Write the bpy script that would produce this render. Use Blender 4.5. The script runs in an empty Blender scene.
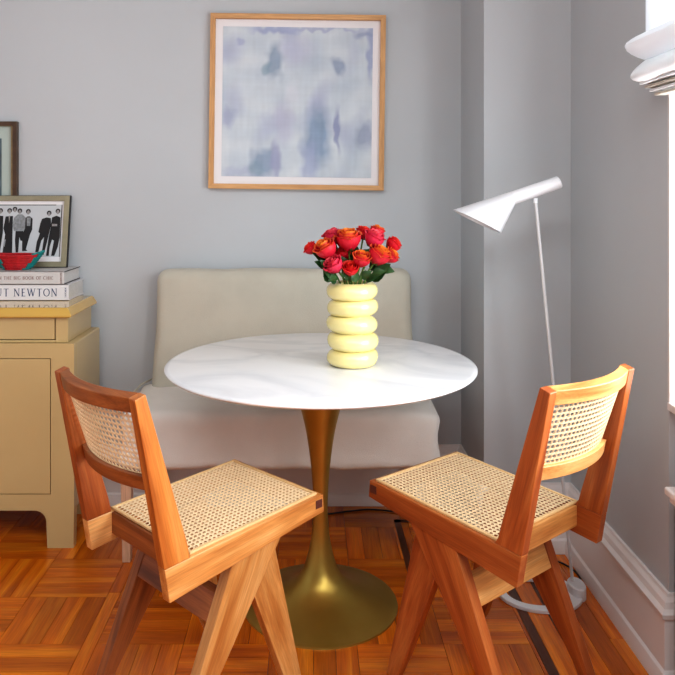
import bpy, bmesh, math, random
from mathutils import Vector, Matrix, noise
random.seed(7)
C = bpy.context.scene.collection
PI = math.pi

# ------------------------------------------------------------------ materials
def srgb(r, g, b):
    def c(v):
        v /= 255
        return v/12.92 if v <= .04045 else ((v+.055)/1.055)**2.4
    return (c(r), c(g), c(b), 1)

def mat(name, col, rough=.5, metal=0, var=.0, scale=6, bump=0, bscale=60, spec=.5, sheen=0, trans=0, col2=None, coat=0, det=4):
    m = bpy.data.materials.new(name); m.use_nodes = True
    nt = m.node_tree; b = nt.nodes['Principled BSDF']
    b.inputs['Roughness'].default_value = rough
    b.inputs['Metallic'].default_value = metal
    b.inputs['Specular IOR Level'].default_value = spec
    b.inputs['Sheen Weight'].default_value = sheen
    b.inputs['Coat Weight'].default_value = coat
    tc = nt.nodes.new('ShaderNodeTexCoord')
    n = nt.nodes.new('ShaderNodeTexNoise'); n.inputs['Scale'].default_value = scale; n.inputs['Detail'].default_value = det
    nt.links.new(tc.outputs['Object'], n.inputs['Vector'])
    mx = nt.nodes.new('ShaderNodeMix'); mx.data_type = 'RGBA'
    c2 = col2 if col2 else tuple(max(0, v*(1-var)) for v in col[:3])+(1,)
    mx.inputs[6].default_value = col; mx.inputs[7].default_value = c2
    rp = nt.nodes.new('ShaderNodeMapRange'); rp.inputs[1].default_value = .35; rp.inputs[2].default_value = .65
    nt.links.new(n.outputs['Fac'], rp.inputs[0]); nt.links.new(rp.outputs[0], mx.inputs[0])
    nt.links.new(mx.outputs[2], b.inputs['Base Color'])
    if bump:
        n2 = nt.nodes.new('ShaderNodeTexNoise'); n2.inputs['Scale'].default_value = bscale; n2.inputs['Detail'].default_value = 3
        nt.links.new(tc.outputs['Object'], n2.inputs['Vector'])
        bp = nt.nodes.new('ShaderNodeBump'); bp.inputs['Strength'].default_value = bump; bp.inputs['Distance'].default_value = .005
        nt.links.new(n2.outputs['Fac'], bp.inputs['Height']); nt.links.new(bp.outputs[0], b.inputs['Normal'])
    if trans:
        tr = nt.nodes.new('ShaderNodeBsdfTranslucent'); tr.inputs[0].default_value = col
        ms = nt.nodes.new('ShaderNodeMixShader'); ms.inputs[0].default_value = trans
        out = nt.nodes['Material Output']
        nt.links.new(b.outputs[0], ms.inputs[1]); nt.links.new(tr.outputs[0], ms.inputs[2]); nt.links.new(ms.outputs[0], out.inputs[0])
    return m

def wood(name, ca, cb, cc, rough=.4, coat=.1, tone=.25, spec=.5, wscale=1.0):
    """grain follows the 'gp' vertex attribute (x along the grain); 'tone' attribute shifts each board"""
    m = bpy.data.materials.new(name); m.use_nodes = True
    nt = m.node_tree; b = nt.nodes['Principled BSDF']; L = nt.links
    b.inputs['Roughness'].default_value = rough; b.inputs['Coat Weight'].default_value = coat
    b.inputs['Specular IOR Level'].default_value = spec
    b.inputs['Coat Roughness'].default_value = .25
    at = nt.nodes.new('ShaderNodeAttribute'); at.attribute_name = 'gp'
    mp = nt.nodes.new('ShaderNodeMapping'); mp.inputs['Scale'].default_value = (2.2*wscale, 26*wscale, 26*wscale)
    L.new(at.outputs['Vector'], mp.inputs['Vector'])
    n = nt.nodes.new('ShaderNodeTexNoise'); n.inputs['Scale'].default_value = 1; n.inputs['Detail'].default_value = 5; n.inputs['Distortion'].default_value = .6
    L.new(mp.outputs[0], n.inputs['Vector'])
    mp2 = nt.nodes.new('ShaderNodeMapping'); mp2.inputs['Scale'].default_value = (14*wscale, 330*wscale, 330*wscale)
    L.new(at.outputs['Vector'], mp2.inputs['Vector'])
    n2 = nt.nodes.new('ShaderNodeTexNoise'); n2.inputs['Scale'].default_value = 1; n2.inputs['Detail'].default_value = 2
    L.new(mp2.outputs[0], n2.inputs['Vector'])
    cr = nt.nodes.new('ShaderNodeValToRGB'); e = cr.color_ramp.elements
    e[0].position = .3; e[0].color = ca; e[1].position = .7; e[1].color = cc
    k = e.new(.5); k.color = cb
    L.new(n.outputs['Fac'], cr.inputs[0])
    ta = nt.nodes.new('ShaderNodeAttribute'); ta.attribute_name = 'tone'
    mr = nt.nodes.new('ShaderNodeMapRange'); mr.inputs[3].default_value = 1-tone; mr.inputs[4].default_value = 1+tone
    L.new(ta.outputs['Fac'], mr.inputs[0])
    mr2 = nt.nodes.new('ShaderNodeMapRange'); mr2.inputs[1].default_value = .3; mr2.inputs[2].default_value = .7; mr2.inputs[3].default_value = .82; mr2.inputs[4].default_value = 1.1
    L.new(n2.outputs['Fac'], mr2.inputs[0])
    mu = nt.nodes.new('ShaderNodeMath'); mu.operation = 'MULTIPLY'; L.new(mr.outputs[0], mu.inputs[0]); L.new(mr2.outputs[0], mu.inputs[1])
    vm = nt.nodes.new('ShaderNodeVectorMath'); vm.operation = 'SCALE'
    L.new(cr.outputs[0], vm.inputs[0]); L.new(mu.outputs[0], vm.inputs['Scale'])
    L.new(vm.outputs[0], b.inputs['Base Color'])
    bp = nt.nodes.new('ShaderNodeBump'); bp.inputs['Strength'].default_value = .12; bp.inputs['Distance'].default_value = .002
    L.new(n2.outputs['Fac'], bp.inputs['Height']); L.new(bp.outputs[0], b.inputs['Normal'])
    return m

def attrmat(name, attr='Col', rough=.5, trans=0, spec=.5, noise_amt=.1, nscale=40):
    m = bpy.data.materials.new(name); m.use_nodes = True
    nt = m.node_tree; b = nt.nodes['Principled BSDF']; L = nt.links
    b.inputs['Roughness'].default_value = rough; b.inputs['Specular IOR Level'].default_value = spec
    at = nt.nodes.new('ShaderNodeAttribute'); at.attribute_name = attr
    tc = nt.nodes.new('ShaderNodeTexCoord')
    n = nt.nodes.new('ShaderNodeTexNoise'); n.inputs['Scale'].default_value = nscale; L.new(tc.outputs['Object'], n.inputs['Vector'])
    mr = nt.nodes.new('ShaderNodeMapRange'); mr.inputs[3].default_value = 1-noise_amt; mr.inputs[4].default_value = 1+noise_amt
    L.new(n.outputs['Fac'], mr.inputs[0])
    vm = nt.nodes.new('ShaderNodeVectorMath'); vm.operation = 'SCALE'
    L.new(at.outputs['Color'], vm.inputs[0]); L.new(mr.outputs[0], vm.inputs['Scale']); L.new(vm.outputs[0], b.inputs['Base Color'])
    if trans:
        tr = nt.nodes.new('ShaderNodeBsdfTranslucent'); L.new(vm.outputs[0], tr.inputs[0])
        ms = nt.nodes.new('ShaderNodeMixShader'); ms.inputs[0].default_value = trans
        L.new(b.outputs[0], ms.inputs[1]); L.new(tr.outputs[0], ms.inputs[2]); L.new(ms.outputs[0], nt.nodes['Material Output'].inputs[0])
    return m

M = {}
M['wall'] = mat('wall paint', srgb(191, 196, 200), .55, var=.03, scale=2.5, bump=.06, bscale=18, spec=.3)
M['ceil'] = mat('ceiling paint', srgb(235, 235, 232), .8, var=.02)
M['trim'] = mat('trim paint', srgb(232, 226, 224), .35, var=.03, scale=5)
M['floor'] = wood('parquet oak', srgb(170, 80, 8), srgb(200, 102, 12), srgb(224, 132, 26), rough=.26, coat=.3, tone=.2, wscale=.8)
M['inlay'] = wood('dark inlay', srgb(70, 32, 10), srgb(84, 40, 13), srgb(104, 52, 18), rough=.3, coat=.2, tone=.1)
M['gap'] = mat('floor gap', srgb(60, 26, 8), .6, var=.1)
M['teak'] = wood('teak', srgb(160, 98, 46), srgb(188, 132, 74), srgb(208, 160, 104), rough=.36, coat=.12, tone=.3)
M['teakshade'] = wood('shaded teak', srgb(132, 62, 26), srgb(162, 84, 38), srgb(186, 112, 58), rough=.36, coat=.12, tone=.3)  # same chair teak with shade put into the colour
M['teakdeepshade'] = wood('deep shaded teak', srgb(104, 54, 26), srgb(142, 80, 38), srgb(168, 102, 52), rough=.4, coat=.1, tone=.2)  # darkest copy of the chair teak, shade put into the colour
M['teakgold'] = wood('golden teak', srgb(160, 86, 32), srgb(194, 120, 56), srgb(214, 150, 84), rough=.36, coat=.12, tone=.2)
M['plug'] = mat('end grain', srgb(96, 50, 38), .6, var=.2, scale=200)
M['cane'] = mat('cane', srgb(246, 222, 182), .5, var=.10, scale=90)
M['cane2'] = mat('cane border', srgb(226, 190, 138), .5, var=.12, scale=60)
M['lacquer'] = mat('mustard lacquer', srgb(196, 172, 124), .28, var=.05, scale=3, coat=.3)
M['lacqtop'] = mat('mustard gloss top', srgb(206, 168, 84), .12, var=.05, scale=3, coat=.5)
M['dark'] = mat('dark gap', srgb(40, 24, 18), .8, var=.2)  # dark colour stands in for shade in cabinet gaps; grille strips share it
M['linen'] = mat('linen', srgb(198, 194, 180), .9, var=.07, scale=9, bump=.35, bscale=420, sheen=.2, spec=.2)
M['linen2'] = mat('pale linen', srgb(228, 224, 218), .9, var=.06, scale=7, bump=.35, bscale=420, sheen=.2, spec=.2)
M['pink'] = wood('pale leg wood', srgb(196, 158, 128), srgb(206, 168, 140), srgb(216, 180, 152), tone=.08)
M['vase'] = mat('butter glaze', srgb(240, 226, 158), .22, var=.03, scale=14, coat=.4)
M['white'] = mat('white lacquer', srgb(232, 234, 238), .3, var=.02)
M['pole'] = mat('grey pole', srgb(206, 206, 208), .3, var=.02)
M['cord'] = mat('black cord', srgb(16, 14, 14), .5, var=.2)
M['bookw'] = mat('white book cover', srgb(226, 224, 228), .35, var=.03)
M['bookg'] = mat('grey white book cover', srgb(206, 204, 204), .5, var=.04)
M['pages'] = mat('pages', srgb(212, 210, 208), .8, var=.1, scale=120)
M['navy'] = mat('navy ink', srgb(60, 74, 110), .5, var=.05)
M['brownink'] = mat('brown ink', srgb(128, 88, 80), .5, var=.05)
M['black'] = mat('black board', srgb(24, 22, 24), .5, var=.1)
M['champ'] = mat('champagne leaf', srgb(160, 154, 130), .42, metal=.35, var=.15, scale=20)
M['mat'] = mat('mat board', srgb(232, 231, 234), .8, var=.01)
M['photo'] = mat('photo paper', srgb(196, 202, 206), .4, var=.04, scale=8)
M['ink'] = mat('photo black', srgb(26, 25, 28), .4, var=.3, scale=60)
M['inkgrey'] = mat('photo grey', srgb(150, 156, 160), .4, var=.35, scale=110)
M['skin'] = mat('photo light grey', srgb(158, 156, 156), .4, var=.3, scale=160)
M['oak'] = wood('oak frame', srgb(190, 142, 92), srgb(204, 156, 104), srgb(216, 170, 118), rough=.5, coat=0, tone=.08)
M['walnut'] = mat('walnut frame', srgb(88, 66, 50), .4, var=.3, scale=30)
M['gilt'] = mat('gilt bead', srgb(150, 130, 96), .4, metal=.4, var=.2, scale=40)
M['green'] = mat('pale green mat', srgb(176, 190, 184), .7, var=.03)
M['slate'] = mat('slate print', srgb(84, 104, 110), .6, var=.3, scale=12)
M['paint'] = attrmat('abstract painting', rough=.6, noise_amt=.05, nscale=25)
M['petal'] = attrmat('rose petal', rough=.5, trans=.25, noise_amt=.12, nscale=70)
M['leaf'] = mat('rose leaf', srgb(36, 74, 40), .4, var=.35, scale=50, col2=srgb(56, 96, 50))
M['stem'] = mat('rose stem', srgb(104, 140, 62), .5, var=.2, scale=40)
M['red'] = mat('red cord', srgb(196, 30, 40), .55, var=.3, scale=60)
M['teal'] = mat('teal cord', srgb(10, 142, 140), .55, var=.25, scale=60)
M['shade'] = mat('white shade fabric', srgb(244, 247, 250), .85, var=.02, trans=.3)
M['tape'] = mat('shade tape', srgb(208, 202, 192), .8, var=.05, trans=.3)

def marble():
    m = bpy.data.materials.new('white marble'); m.use_nodes = True
    nt = m.node_tree; b = nt.nodes['Principled BSDF']; L = nt.links
    b.inputs['Roughness'].default_value = .22; b.inputs['Coat Weight'].default_value = .2
    tc = nt.nodes.new('ShaderNodeTexCoord')
    n1 = nt.nodes.new('ShaderNodeTexNoise'); n1.inputs['Scale'].default_value = 1.7; n1.inputs['Detail'].default_value = 5; n1.inputs['Distortion'].default_value = .8
    mp = nt.nodes.new('ShaderNodeMapping'); mp.inputs['Rotation'].default_value = (0, 0, .5); mp.inputs['Scale'].default_value = (1, 1.6, 1)
    L.new(tc.outputs['Object'], mp.inputs[0]); L.new(mp.outputs[0], n1.inputs['Vector'])
    r = nt.nodes.new('ShaderNodeValToRGB'); e = r.color_ramp.elements
    e[0].position = .40; e[0].color = srgb(238, 239, 241); e[1].position = .56; e[1].color = srgb(240, 241, 243)
    a = e.new(.485); a.color = srgb(224, 226, 230); a2 = e.new(.45); a2.color = srgb(231, 233, 236)
    L.new(n1.outputs['Fac'], r.inputs[0]); L.new(r.outputs[0], b.inputs['Base Color'])
    return m
M['marble'] = marble()
def brass():
    m = mat('brushed brass', srgb(186, 160, 84), .36, metal=.85, col2=srgb(172, 146, 72), scale=4)
    b = m.node_tree.nodes['Principled BSDF']; b.inputs['Anisotropic'].default_value = .4
    return m
M['brass'] = brass()
def glass():
    m = bpy.data.materials.new('window glass'); m.use_nodes = True
    nt = m.node_tree; L = nt.links; nt.nodes.remove(nt.nodes['Principled BSDF'])
    t = nt.nodes.new('ShaderNodeBsdfTransparent'); g = nt.nodes.new('ShaderNodeBsdfGlossy'); g.inputs['Roughness'].default_value = .02
    f = nt.nodes.new('ShaderNodeFresnel'); f.inputs[0].default_value = 1.45
    ms = nt.nodes.new('ShaderNodeMixShader'); L.new(f.outputs[0], ms.inputs[0]); L.new(t.outputs[0], ms.inputs[1]); L.new(g.outputs[0], ms.inputs[2])
    L.new(ms.outputs[0], nt.nodes['Material Output'].inputs[0])
    return m
M['glass'] = glass()

# ------------------------------------------------------------------ mesh builder
class MB:
    def __init__(s): s.v = []; s.f = []; s.mi = []; s.gp = []; s.tone = []; s.col = []; s.mats = []
    def m(s, name):
        if name not in s.mats: s.mats.append(name)
        return s.mats.index(name)
    def add(s, vs, fs, m, grain=None, tone=None, col=None):
        o = len(s.v); k = s.m(m)
        tone = random.random() if tone is None else tone
        off = Vector((random.uniform(0, 9), random.uniform(0, 9), random.uniform(0, 9)))
        if grain is not None:
            g = Vector(grain).normalized(); a = g.orthogonal().normalized(); b = g.cross(a)
        for i, p in enumerate(vs):
            p = Vector(p); s.v.append(p)
            s.gp.append((Vector((p.dot(g), p.dot(a), p.dot(b))) if grain is not None else p)+off)
            s.tone.append(tone); s.col.append(col[i] if col else (1, 1, 1, 1))
        for q in fs: s.f.append([o+i for i in q]); s.mi.append(k)
    def box(s, a, b, m, grain=None, tone=None):
        x0, y0, z0 = a; x1, y1, z1 = b
        x0, x1 = min(x0, x1), max(x0, x1); y0, y1 = min(y0, y1), max(y0, y1); z0, z1 = min(z0, z1), max(z0, z1)
        vs = [(x0, y0, z0), (x1, y0, z0), (x1, y1, z0), (x0, y1, z0), (x0, y0, z1), (x1, y0, z1), (x1, y1, z1), (x0, y1, z1)]
        s.hexa(vs, m, grain, tone)
    def hexa(s, vs, m, grain=None, tone=None):
        s.add(vs, [(0, 3, 2, 1), (4, 5, 6, 7), (0, 1, 5, 4), (1, 2, 6, 5), (2, 3, 7, 6), (3, 0, 4, 7)], m, grain, tone)
    def loft(s, rings, m, closed=True, caps=True, grain=None, tone=None, col=None):
        n = len(rings[0]); vs = [p for r in rings for p in r]; fs = []
        for i in range(len(rings)-1):
            for j in range(n if closed else n-1):
                k = (j+1) % n
                fs.append((i*n+j, i*n+k, (i+1)*n+k, (i+1)*n+j))
        if caps:
            fs.append(tuple(range(n-1, -1, -1))); fs.append(tuple((len(rings)-1)*n+j for j in range(n)))
        s.add(vs, fs, m, grain, tone, col)
    def prism(s, poly, fn, m, grain=None, tone=None):
        """poly: 2D points; fn(p, side) gives the 3D point for side 0/1"""
        s.loft([[fn(p, 0) for p in poly], [fn(p, 1) for p in poly]], m, grain=grain, tone=tone)
    def lathe(s, prof, m, c=(0, 0, 0), n=64, sx=1, sy=1):
        rings = [[(c[0]+r*sx*math.cos(2*PI*j/n), c[1]+r*sy*math.sin(2*PI*j/n), c[2]+z) for j in range(n)] for r, z in prof]
        s.loft(rings, m, caps=False)
    def tube(s, pts, r, m, n=8, grain=None, caps=True):
        pts = [Vector(p) for p in pts]; rings = []
        rr = r if isinstance(r, (list, tuple)) else [r]*len(pts)
        up = None
        for i, p in enumerate(pts):
            d = (pts[min(i+1, len(pts)-1)]-pts[max(i-1, 0)]).normalized()
            if up is None: up = d.orthogonal().normalized()
            else: up = (up-d*up.dot(d)).normalized()
            w = d.cross(up)
            rings.append([p+(up*math.cos(2*PI*j/n)+w*math.sin(2*PI*j/n))*rr[i] for j in range(n)])
        s.loft(rings, m, caps=caps)
    def build(s, name, parent=None, smooth=False, bevel=0, seg=2, angle=.6, loc=(0, 0, 0)):
        me = bpy.data.meshes.new(name)
        me.from_pydata([tuple(v) for v in s.v], [], s.f)
        for k in s.mats: me.materials.append(M[k])
        me.polygons.foreach_set('material_index', s.mi)
        a = me.attributes.new('gp', 'FLOAT_VECTOR', 'POINT'); a.data.foreach_set('vector', [c for p in s.gp for c in p])
        t = me.attributes.new('tone', 'FLOAT', 'POINT'); t.data.foreach_set('value', s.tone)
        c = me.attributes.new('Col', 'FLOAT_COLOR', 'POINT'); c.data.foreach_set('color', [x for q in s.col for x in q])
        bm = bmesh.new(); bm.from_mesh(me); bmesh.ops.recalc_face_normals(bm, faces=bm.faces)
        bm.to_mesh(me); bm.free()
        if smooth:
            me.polygons.foreach_set('use_smooth', [True]*len(me.polygons))
            if smooth == 'auto': me.set_sharp_from_angle(angle=angle)
        o = bpy.data.objects.new(name, me); C.objects.link(o); o.location = loc
        if bevel:
            b = o.modifiers.new('bevel', 'BEVEL'); b.width = bevel; b.segments = seg; b.limit_method = 'ANGLE'; b.angle_limit = .5
            b.harden_normals = False
        if parent: o.parent = parent
        return o

def catmull(pts, k=8):
    P = [Vector(p) for p in pts]; P = [P[0]*2-P[1]]+P+[P[-1]*2-P[-2]]; out = []
    for i in range(1, len(P)-2):
        for j in range(k):
            t = j/k
            out.append(.5*((2*P[i])+(-P[i-1]+P[i+1])*t+(2*P[i-1]-5*P[i]+4*P[i+1]-P[i+2])*t*t+(-P[i-1]+3*P[i]-3*P[i+1]+P[i+2])*t**3))
    out.append(P[-2]); return out

def thing(name, label, cat, loc=(0, 0, 0), rz=0, group=None):
    o = bpy.data.objects.new(name, None); C.objects.link(o); o.empty_display_size = .05
    o.location = loc; o.rotation_euler = (0, 0, rz); return tag(o, label, cat, group)
def tag(o, label, cat, group=None):
    o['label'] = label; o['category'] = cat
    if group: o['group'] = group
    return o
def struct(o, label, cat='wall'):
    o['kind'] = 'structure'; o['label'] = label; o['category'] = cat; return o

def rbox(mb, a, b, r, n, m, fn=None):
    """rounded box of gridded faces; fn displaces each vertex"""
    A, B = Vector(a), Vector(b); nx, ny, nz = n
    idx = {}; vs = []; fs = []
    def put(p):
        k = tuple(round(c, 5) for c in p)
        if k not in idx:
            q = Vector([min(max(p[i], A[i]+r), B[i]-r) for i in range(3)]); d = Vector(p)-q
            v = q+d.normalized()*r if d.length > 1e-9 else Vector(p)
            if fn: v = fn(v)
            idx[k] = len(vs); vs.append(v)
        return idx[k]
    def ticks(i, k):
        out = [A[i]]+[A[i]+r*t for t in (.12, .3, .55, 1)]
        L = B[i]-A[i]-2*r
        out += [A[i]+r+L*j/k for j in range(1, k)]
        out += [B[i]-r*t for t in (1, .55, .3, .12)]+[B[i]]
        return out
    T = [ticks(i, n[i]) for i in range(3)]
    for ax in range(3):
        u, w = [(1, 2), (0, 2), (0, 1)][ax]
        for val in (A[ax], B[ax]):
            for i in range(len(T[u])-1):
                for j in range(len(T[w])-1):
                    q = []
                    for (di, dj) in ((0, 0), (1, 0), (1, 1), (0, 1)):
                        p = [0, 0, 0]; p[ax] = val; p[u] = T[u][i+di]; p[w] = T[w][j+dj]; q.append(put(p))
                    if len(set(q)) > 2: fs.append(q)
    mb.add(vs, fs, m)

# ------------------------------------------------------------------ camera
H = 1.31; F = 750.; X0 = 310.; Y0 = 190.
def at(px, py, Y): return Vector(((px-X0)/F*Y, Y, H-(py-Y0)/F*Y))
cam = bpy.data.cameras.new('camera'); co = bpy.data.objects.new('camera', cam); C.objects.link(co)
co.location = (0, 0, H); co.rotation_euler = (PI/2, 0, 0)
cam.sensor_width = 36; cam.lens = F/675*36
cam.shift_x = (337.5-X0)/675; cam.shift_y = -(337.5-Y0)/675
cam.clip_start = .05
bpy.context.scene.camera = co

# ------------------------------------------------------------------ the room
YB = 3.14; XR = .95; XP = .633; YP = 2.73; XL = -2.5; YF = -1.6; ZC = 2.75; YJ = 1.985
b = MB(); b.box((XL-.1, YB, 0), (XR+.4, YB+.12, ZC), 'wall')
struct(b.build('wall_back'), 'pale grey back wall behind the upholstered bench')
b = MB(); b.box((XP, YP, 0), (XR+.02, YB+.02, ZC), 'wall')
struct(b.build('wall_pillar'), 'grey boxed pier in the corner behind the floor lamp')
b = MB()
b.box((XR, YJ, 0), (XR+.3, YB, ZC), 'wall')                      # between pier and window
b.box((XR, -.9, 2.3), (XR+.3, YJ, ZC), 'wall')                   # above the windows
b.box((XR+.17, -.9, 0), (XR+.3, YJ, .74), 'wall')                # niche under the windows
b.box((XR, .55, 0), (XR+.3, .72, 2.3), 'wall')                   # pier between the window and the added opening
b.box((XR, YF, 0), (XR+.3, -.9, ZC), 'wall')
struct(b.build('wall_right'), 'grey right wall with deep window openings')
b = MB(); b.box((XL-.12, YF, 0), (XL, YB, ZC), 'wall'); struct(b.build('wall_left'), 'grey left wall outside the view')
b = MB(); b.box((XL-.1, YF, ZC), (XR+.3, YB+.1, ZC+.1), 'ceil'); struct(b.build('ceiling'), 'white ceiling', 'ceiling')

# floor: basket-weave parquet, each plank its own quad slab
b = MB()
b.box((XL, YF, -.05), (XR+.2, YB, -.004), 'gap')
def plank(x0, x1, y0, y1, along, m='floor', tone=None):
    g = .0007
    x0 += g; x1 -= g; y0 += g; y1 -= g
    x0 = max(x0, XL); x1 = min(x1, XR+.17); y0 = max(y0, YF); y1 = min(y1, YB)
    if x1-x0 < .003 or y1-y0 < .003: return
    b.box((x0, y0, -.004), (x1, y1, 0), m, grain=(1, 0, 0) if along == 'x' else (0, 1, 0), tone=tone)
S = .25
cols = [-.615+S*i for i in range(0, 5)]
colsL = [-.655-S*(i+1) for i in range(0, 8)]
rows = [2.414+S*i for i in range(-16, 4)]
for ci, x in list(enumerate(cols))+[(-(i+1), x) for i, x in enumerate(colsL)]:
    for ri, y in enumerate(rows):
        along = 'y' if (ri+ci) % 2 == 0 else 'x'
        for k in range(4):
            if along == 'y': plank(x+S/4*k, x+S/4*(k+1), y, y+S, 'y')
            else: plank(x, x+S, y+S/4*k, y+S/4*(k+1), 'x')
y = YF
while y < YB:
    L = random.uniform(.45, .8)
    plank(-.655, -.615, y, y+L, 'y', tone=.7); y += L
def run(x0, x1, m='floor', tone=None):
    y = YF-random.uniform(0, .5)
    while y < YB:
        L = random.uniform(.5, .9); plank(x0, x1, y, y+L, 'y', m, tone); y += L
run(.635, .646, 'floor', .4); run(.646, .675, 'inlay', .5); run(.675, .735, 'floor', .9); run(.735, .758, 'inlay', .6)
for i in range(6): run(.758+.058*i, .758+.058*(i+1))
struct(b.build('floor'), 'orange oak parquet floor in basket weave blocks', 'floor')
b = MB(); b.box((.333, 2.33, .0002), (.358, 2.98, .0008), 'inlay', grain=(0, 1, 0)); b.box((.333, 2.955, .0002), (.64, 2.98, .0008), 'inlay', grain=(1, 0, 0))
struct(b.build('trim_1'), 'dark inlay strip set in the parquet beside the bench', 'floor inlay')

# baseboards: a moulded profile swept along the wall line (d out from wall, z)
PROF = [(0, 0), (.034, 0), (.034, .018), (.028, .045), (.022, .052), (.022, .185), (.030, .190), (.032, .202), (.022, .212), (.018, .228), (.010, .238), (.008, .246), (0, .246)]
def baseboard(name, pts, label):
    """pts: wall line points with the outward normals summed at corners"""
    b = MB(); rings = []
    for (x, y, nx, ny) in pts: rings.append([(x+nx*d, y+ny*d, z) for d, z in PROF])
    b.loft(rings, 'trim'); struct(b.build(name, smooth='auto', angle=.35), label, 'baseboard')
baseboard('baseboard_back', [(XL, YB, 0, -1), (XP, YB, -1, -1)], 'white moulded baseboard along the back wall')
baseboard('baseboard_pillar', [(XP, YB, -1, -1), (XP, YP, -1, -1), (XR, YP, -1, -1)], 'white moulded baseboard around the corner pier')
baseboard('baseboard_right', [(XR, YP, -1, -1), (XR, YJ, -1, -1), (XR+.17, YJ, -1, -1)], 'white moulded baseboard along the right wall')

# window
def window(name, y0, y1, label):
    w = bpy.data.objects.new(name, None); C.objects.link(w); w.location = (XR+.2, (y0+y1)/2, .75); struct(w, label, 'window')
    oy = (y0+y1)/2; ox = XR+.2
    def part(mb, nm, **k): return mb.build(nm, w, loc=(-ox, -oy, -.75), **k)
    b = MB(); z0, z1 = .75, 2.3
    for (a, c) in ((y0, y0+.05), (y1-.05, y1)): b.box((XR+.17, a, z0), (XR+.22, c, z1), 'trim')
    b.box((XR+.17, y0, z1-.06), (XR+.22, y1, z1), 'trim'); b.box((XR+.17, y0, z0), (XR+.22, y1, z0+.06), 'trim'); b.box((XR+.17, y0, 1.5), (XR+.22, y1, 1.54), 'trim')
    part(b, 'window_frame', bevel=.003)
    b = MB(); b.box((XR+.19, y0+.05, z0+.06), (XR+.194, y1-.05, z1-.06), 'glass'); part(b, 'pane')
    b = MB(); b.box((XR-.006, y0, z0-.022), (XR+.3, y1-.001, z0), 'trim'); part(b, 'sill', bevel=.003)
    b = MB()
    b.box((XR-.004, y1-.012, z0), (XR+.17, y1-.0005, z1), 'trim'); b.box((XR-.004, y0+.0005, z0), (XR+.17, y0+.012, z1), 'trim')
    part(b, 'window_jamb', bevel=.002)
window('window_1', .72, YJ, 'bright white framed window behind the raised shade')
window('added_window', -.9, .55, 'added white framed window out of view, opening for the key light')  # unseen window, added to make room for the key light

# radiator cover in the niche
t = thing('radiator_cover', 'white slatted radiator cover under the window at right edge', 'radiator cover', (.95, 1.5, 0))
b = MB(); b.box((-.03, -.72, 0), (-.012, .395, .527), 'trim'); b.box((-.03, .38, 0), (.165, .395, .527), 'trim')
b.box((-.03, -.735, 0), (.165, -.72, .527), 'trim'); b.build('panel', t, bevel=.003)
b = MB(); b.box((-.04, -.745, .518), (.165, .402, .536), 'trim'); b.box((-.049, -.75, .536), (.165, .41, .556), 'trim'); b.build('top', t, bevel=.005, seg=3)
b = MB()
for i in range(22): b.box((-.034, -.6+i*.04, .1), (-.0301, -.582+i*.04, .44), 'dark')
b.build('grille', t)

# roman / balloon shade
t = thing('roman_shade', 'raised white fabric roman shade bunched in folds at the window', 'window shade', (.9, 1.35, 1.55))
def shade_sec(pts, nm, m, y0, y1, thick=.004, end=.0):
    """pts: closed cross-section in (X, z)"""
    b = MB(); rings = []
    N = 26
    cx = max(p[0] for p in pts); cz = sum(p[1] for p in pts)/len(pts)
    for i in range(N+1):
        f = i/N; y = y0+(y1-y0)*f
        e = min(f, 1-f)*(y1-y0)
        s = 1-end*max(0, 1-e/.06)**2
        w = .004*math.sin(f*21+cz*40)
        rings.append([(cx+(x-cx)*s-.9+(w if x < cx-.02 else 0), y-1.35, cz+(z-cz)*s-1.55+.35*w) for x, z in pts])
    b.loft(rings, m); return b.build(nm, t, smooth='auto', angle=.9)
yA, yB_ = 1.0, 1.98
shade_sec([(.886, 1.70), (.886, 2.28), (.905, 2.28), (.905, 1.70)], 'shade_panel', 'shade', yA, yB_)
def ell(cx, cz, rx, rz, n=18, tilt=0, sharp=.0):
    out = []
    for k in range(n):
        a = 2*PI*k/n; x = rx*math.cos(a); z = rz*math.sin(a)
        if math.cos(a) < 0: z *= 1-sharp*(-math.cos(a))
        out.append((cx+x*math.cos(tilt)-z*math.sin(tilt), cz+x*math.sin(tilt)+z*math.cos(tilt)))
    return out
shade_sec(ell(.886, 1.683, .072, .038, sharp=.35), 'fold', 'shade', yA, yB_, end=.12)
shade_sec(ell(.893, 1.625, .058, .033, sharp=.3, tilt=.35), 'fold', 'shade', yA, yB_, end=.1)
for i in range(5):
    shade_sec([(.857+i*.012, 1.598-i*.010), (.857+i*.012, 1.604-i*.010), (.94, 1.606-i*.010), (.94, 1.599-i*.010)], 'pleat_tape', 'tape' if i % 2 == 0 else 'shade', yA, yB_)

# ------------------------------------------------------------------ tulip table
TX, TY = .0333, 2.38
t = thing('pedestal_table', 'round white marble table on a brass trumpet pedestal', 'table', (TX, TY, 0))
b = MB(); R = .488
b.lathe([(0, .766), (R-.016, .766), (R-.006, .7645), (R-.001, .761), (R-.001, .758), (R-.006, .7535), (R-.03, .747), (R-.06, .745), (0, .745)], 'marble', n=128)
b.build('tabletop', t, smooth='auto', angle=.5)
b = MB()
ctrl = [(.102, .745), (.095, .72), (.072, .65), (.060, .606), (.0455, .543), (.035, .475), (.0277, .407), (.0238, .34), (.0235, .29), (.0262, .235), (.033, .188), (.044, .142), (.058, .105), (.080, .074), (.115, .048), (.16, .028), (.205, .014), (.237, .007)]
pr = [(p.x, p.y) for p in catmull([(r, z, 0) for r, z in ctrl], 5)]
pr = [(0, .745)]+pr+[(.243, .005), (.244, .0), (0, .0)]
b.lathe(pr, 'brass', n=96)
b.build('pedestal', t, smooth='auto', angle=.8)

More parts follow.
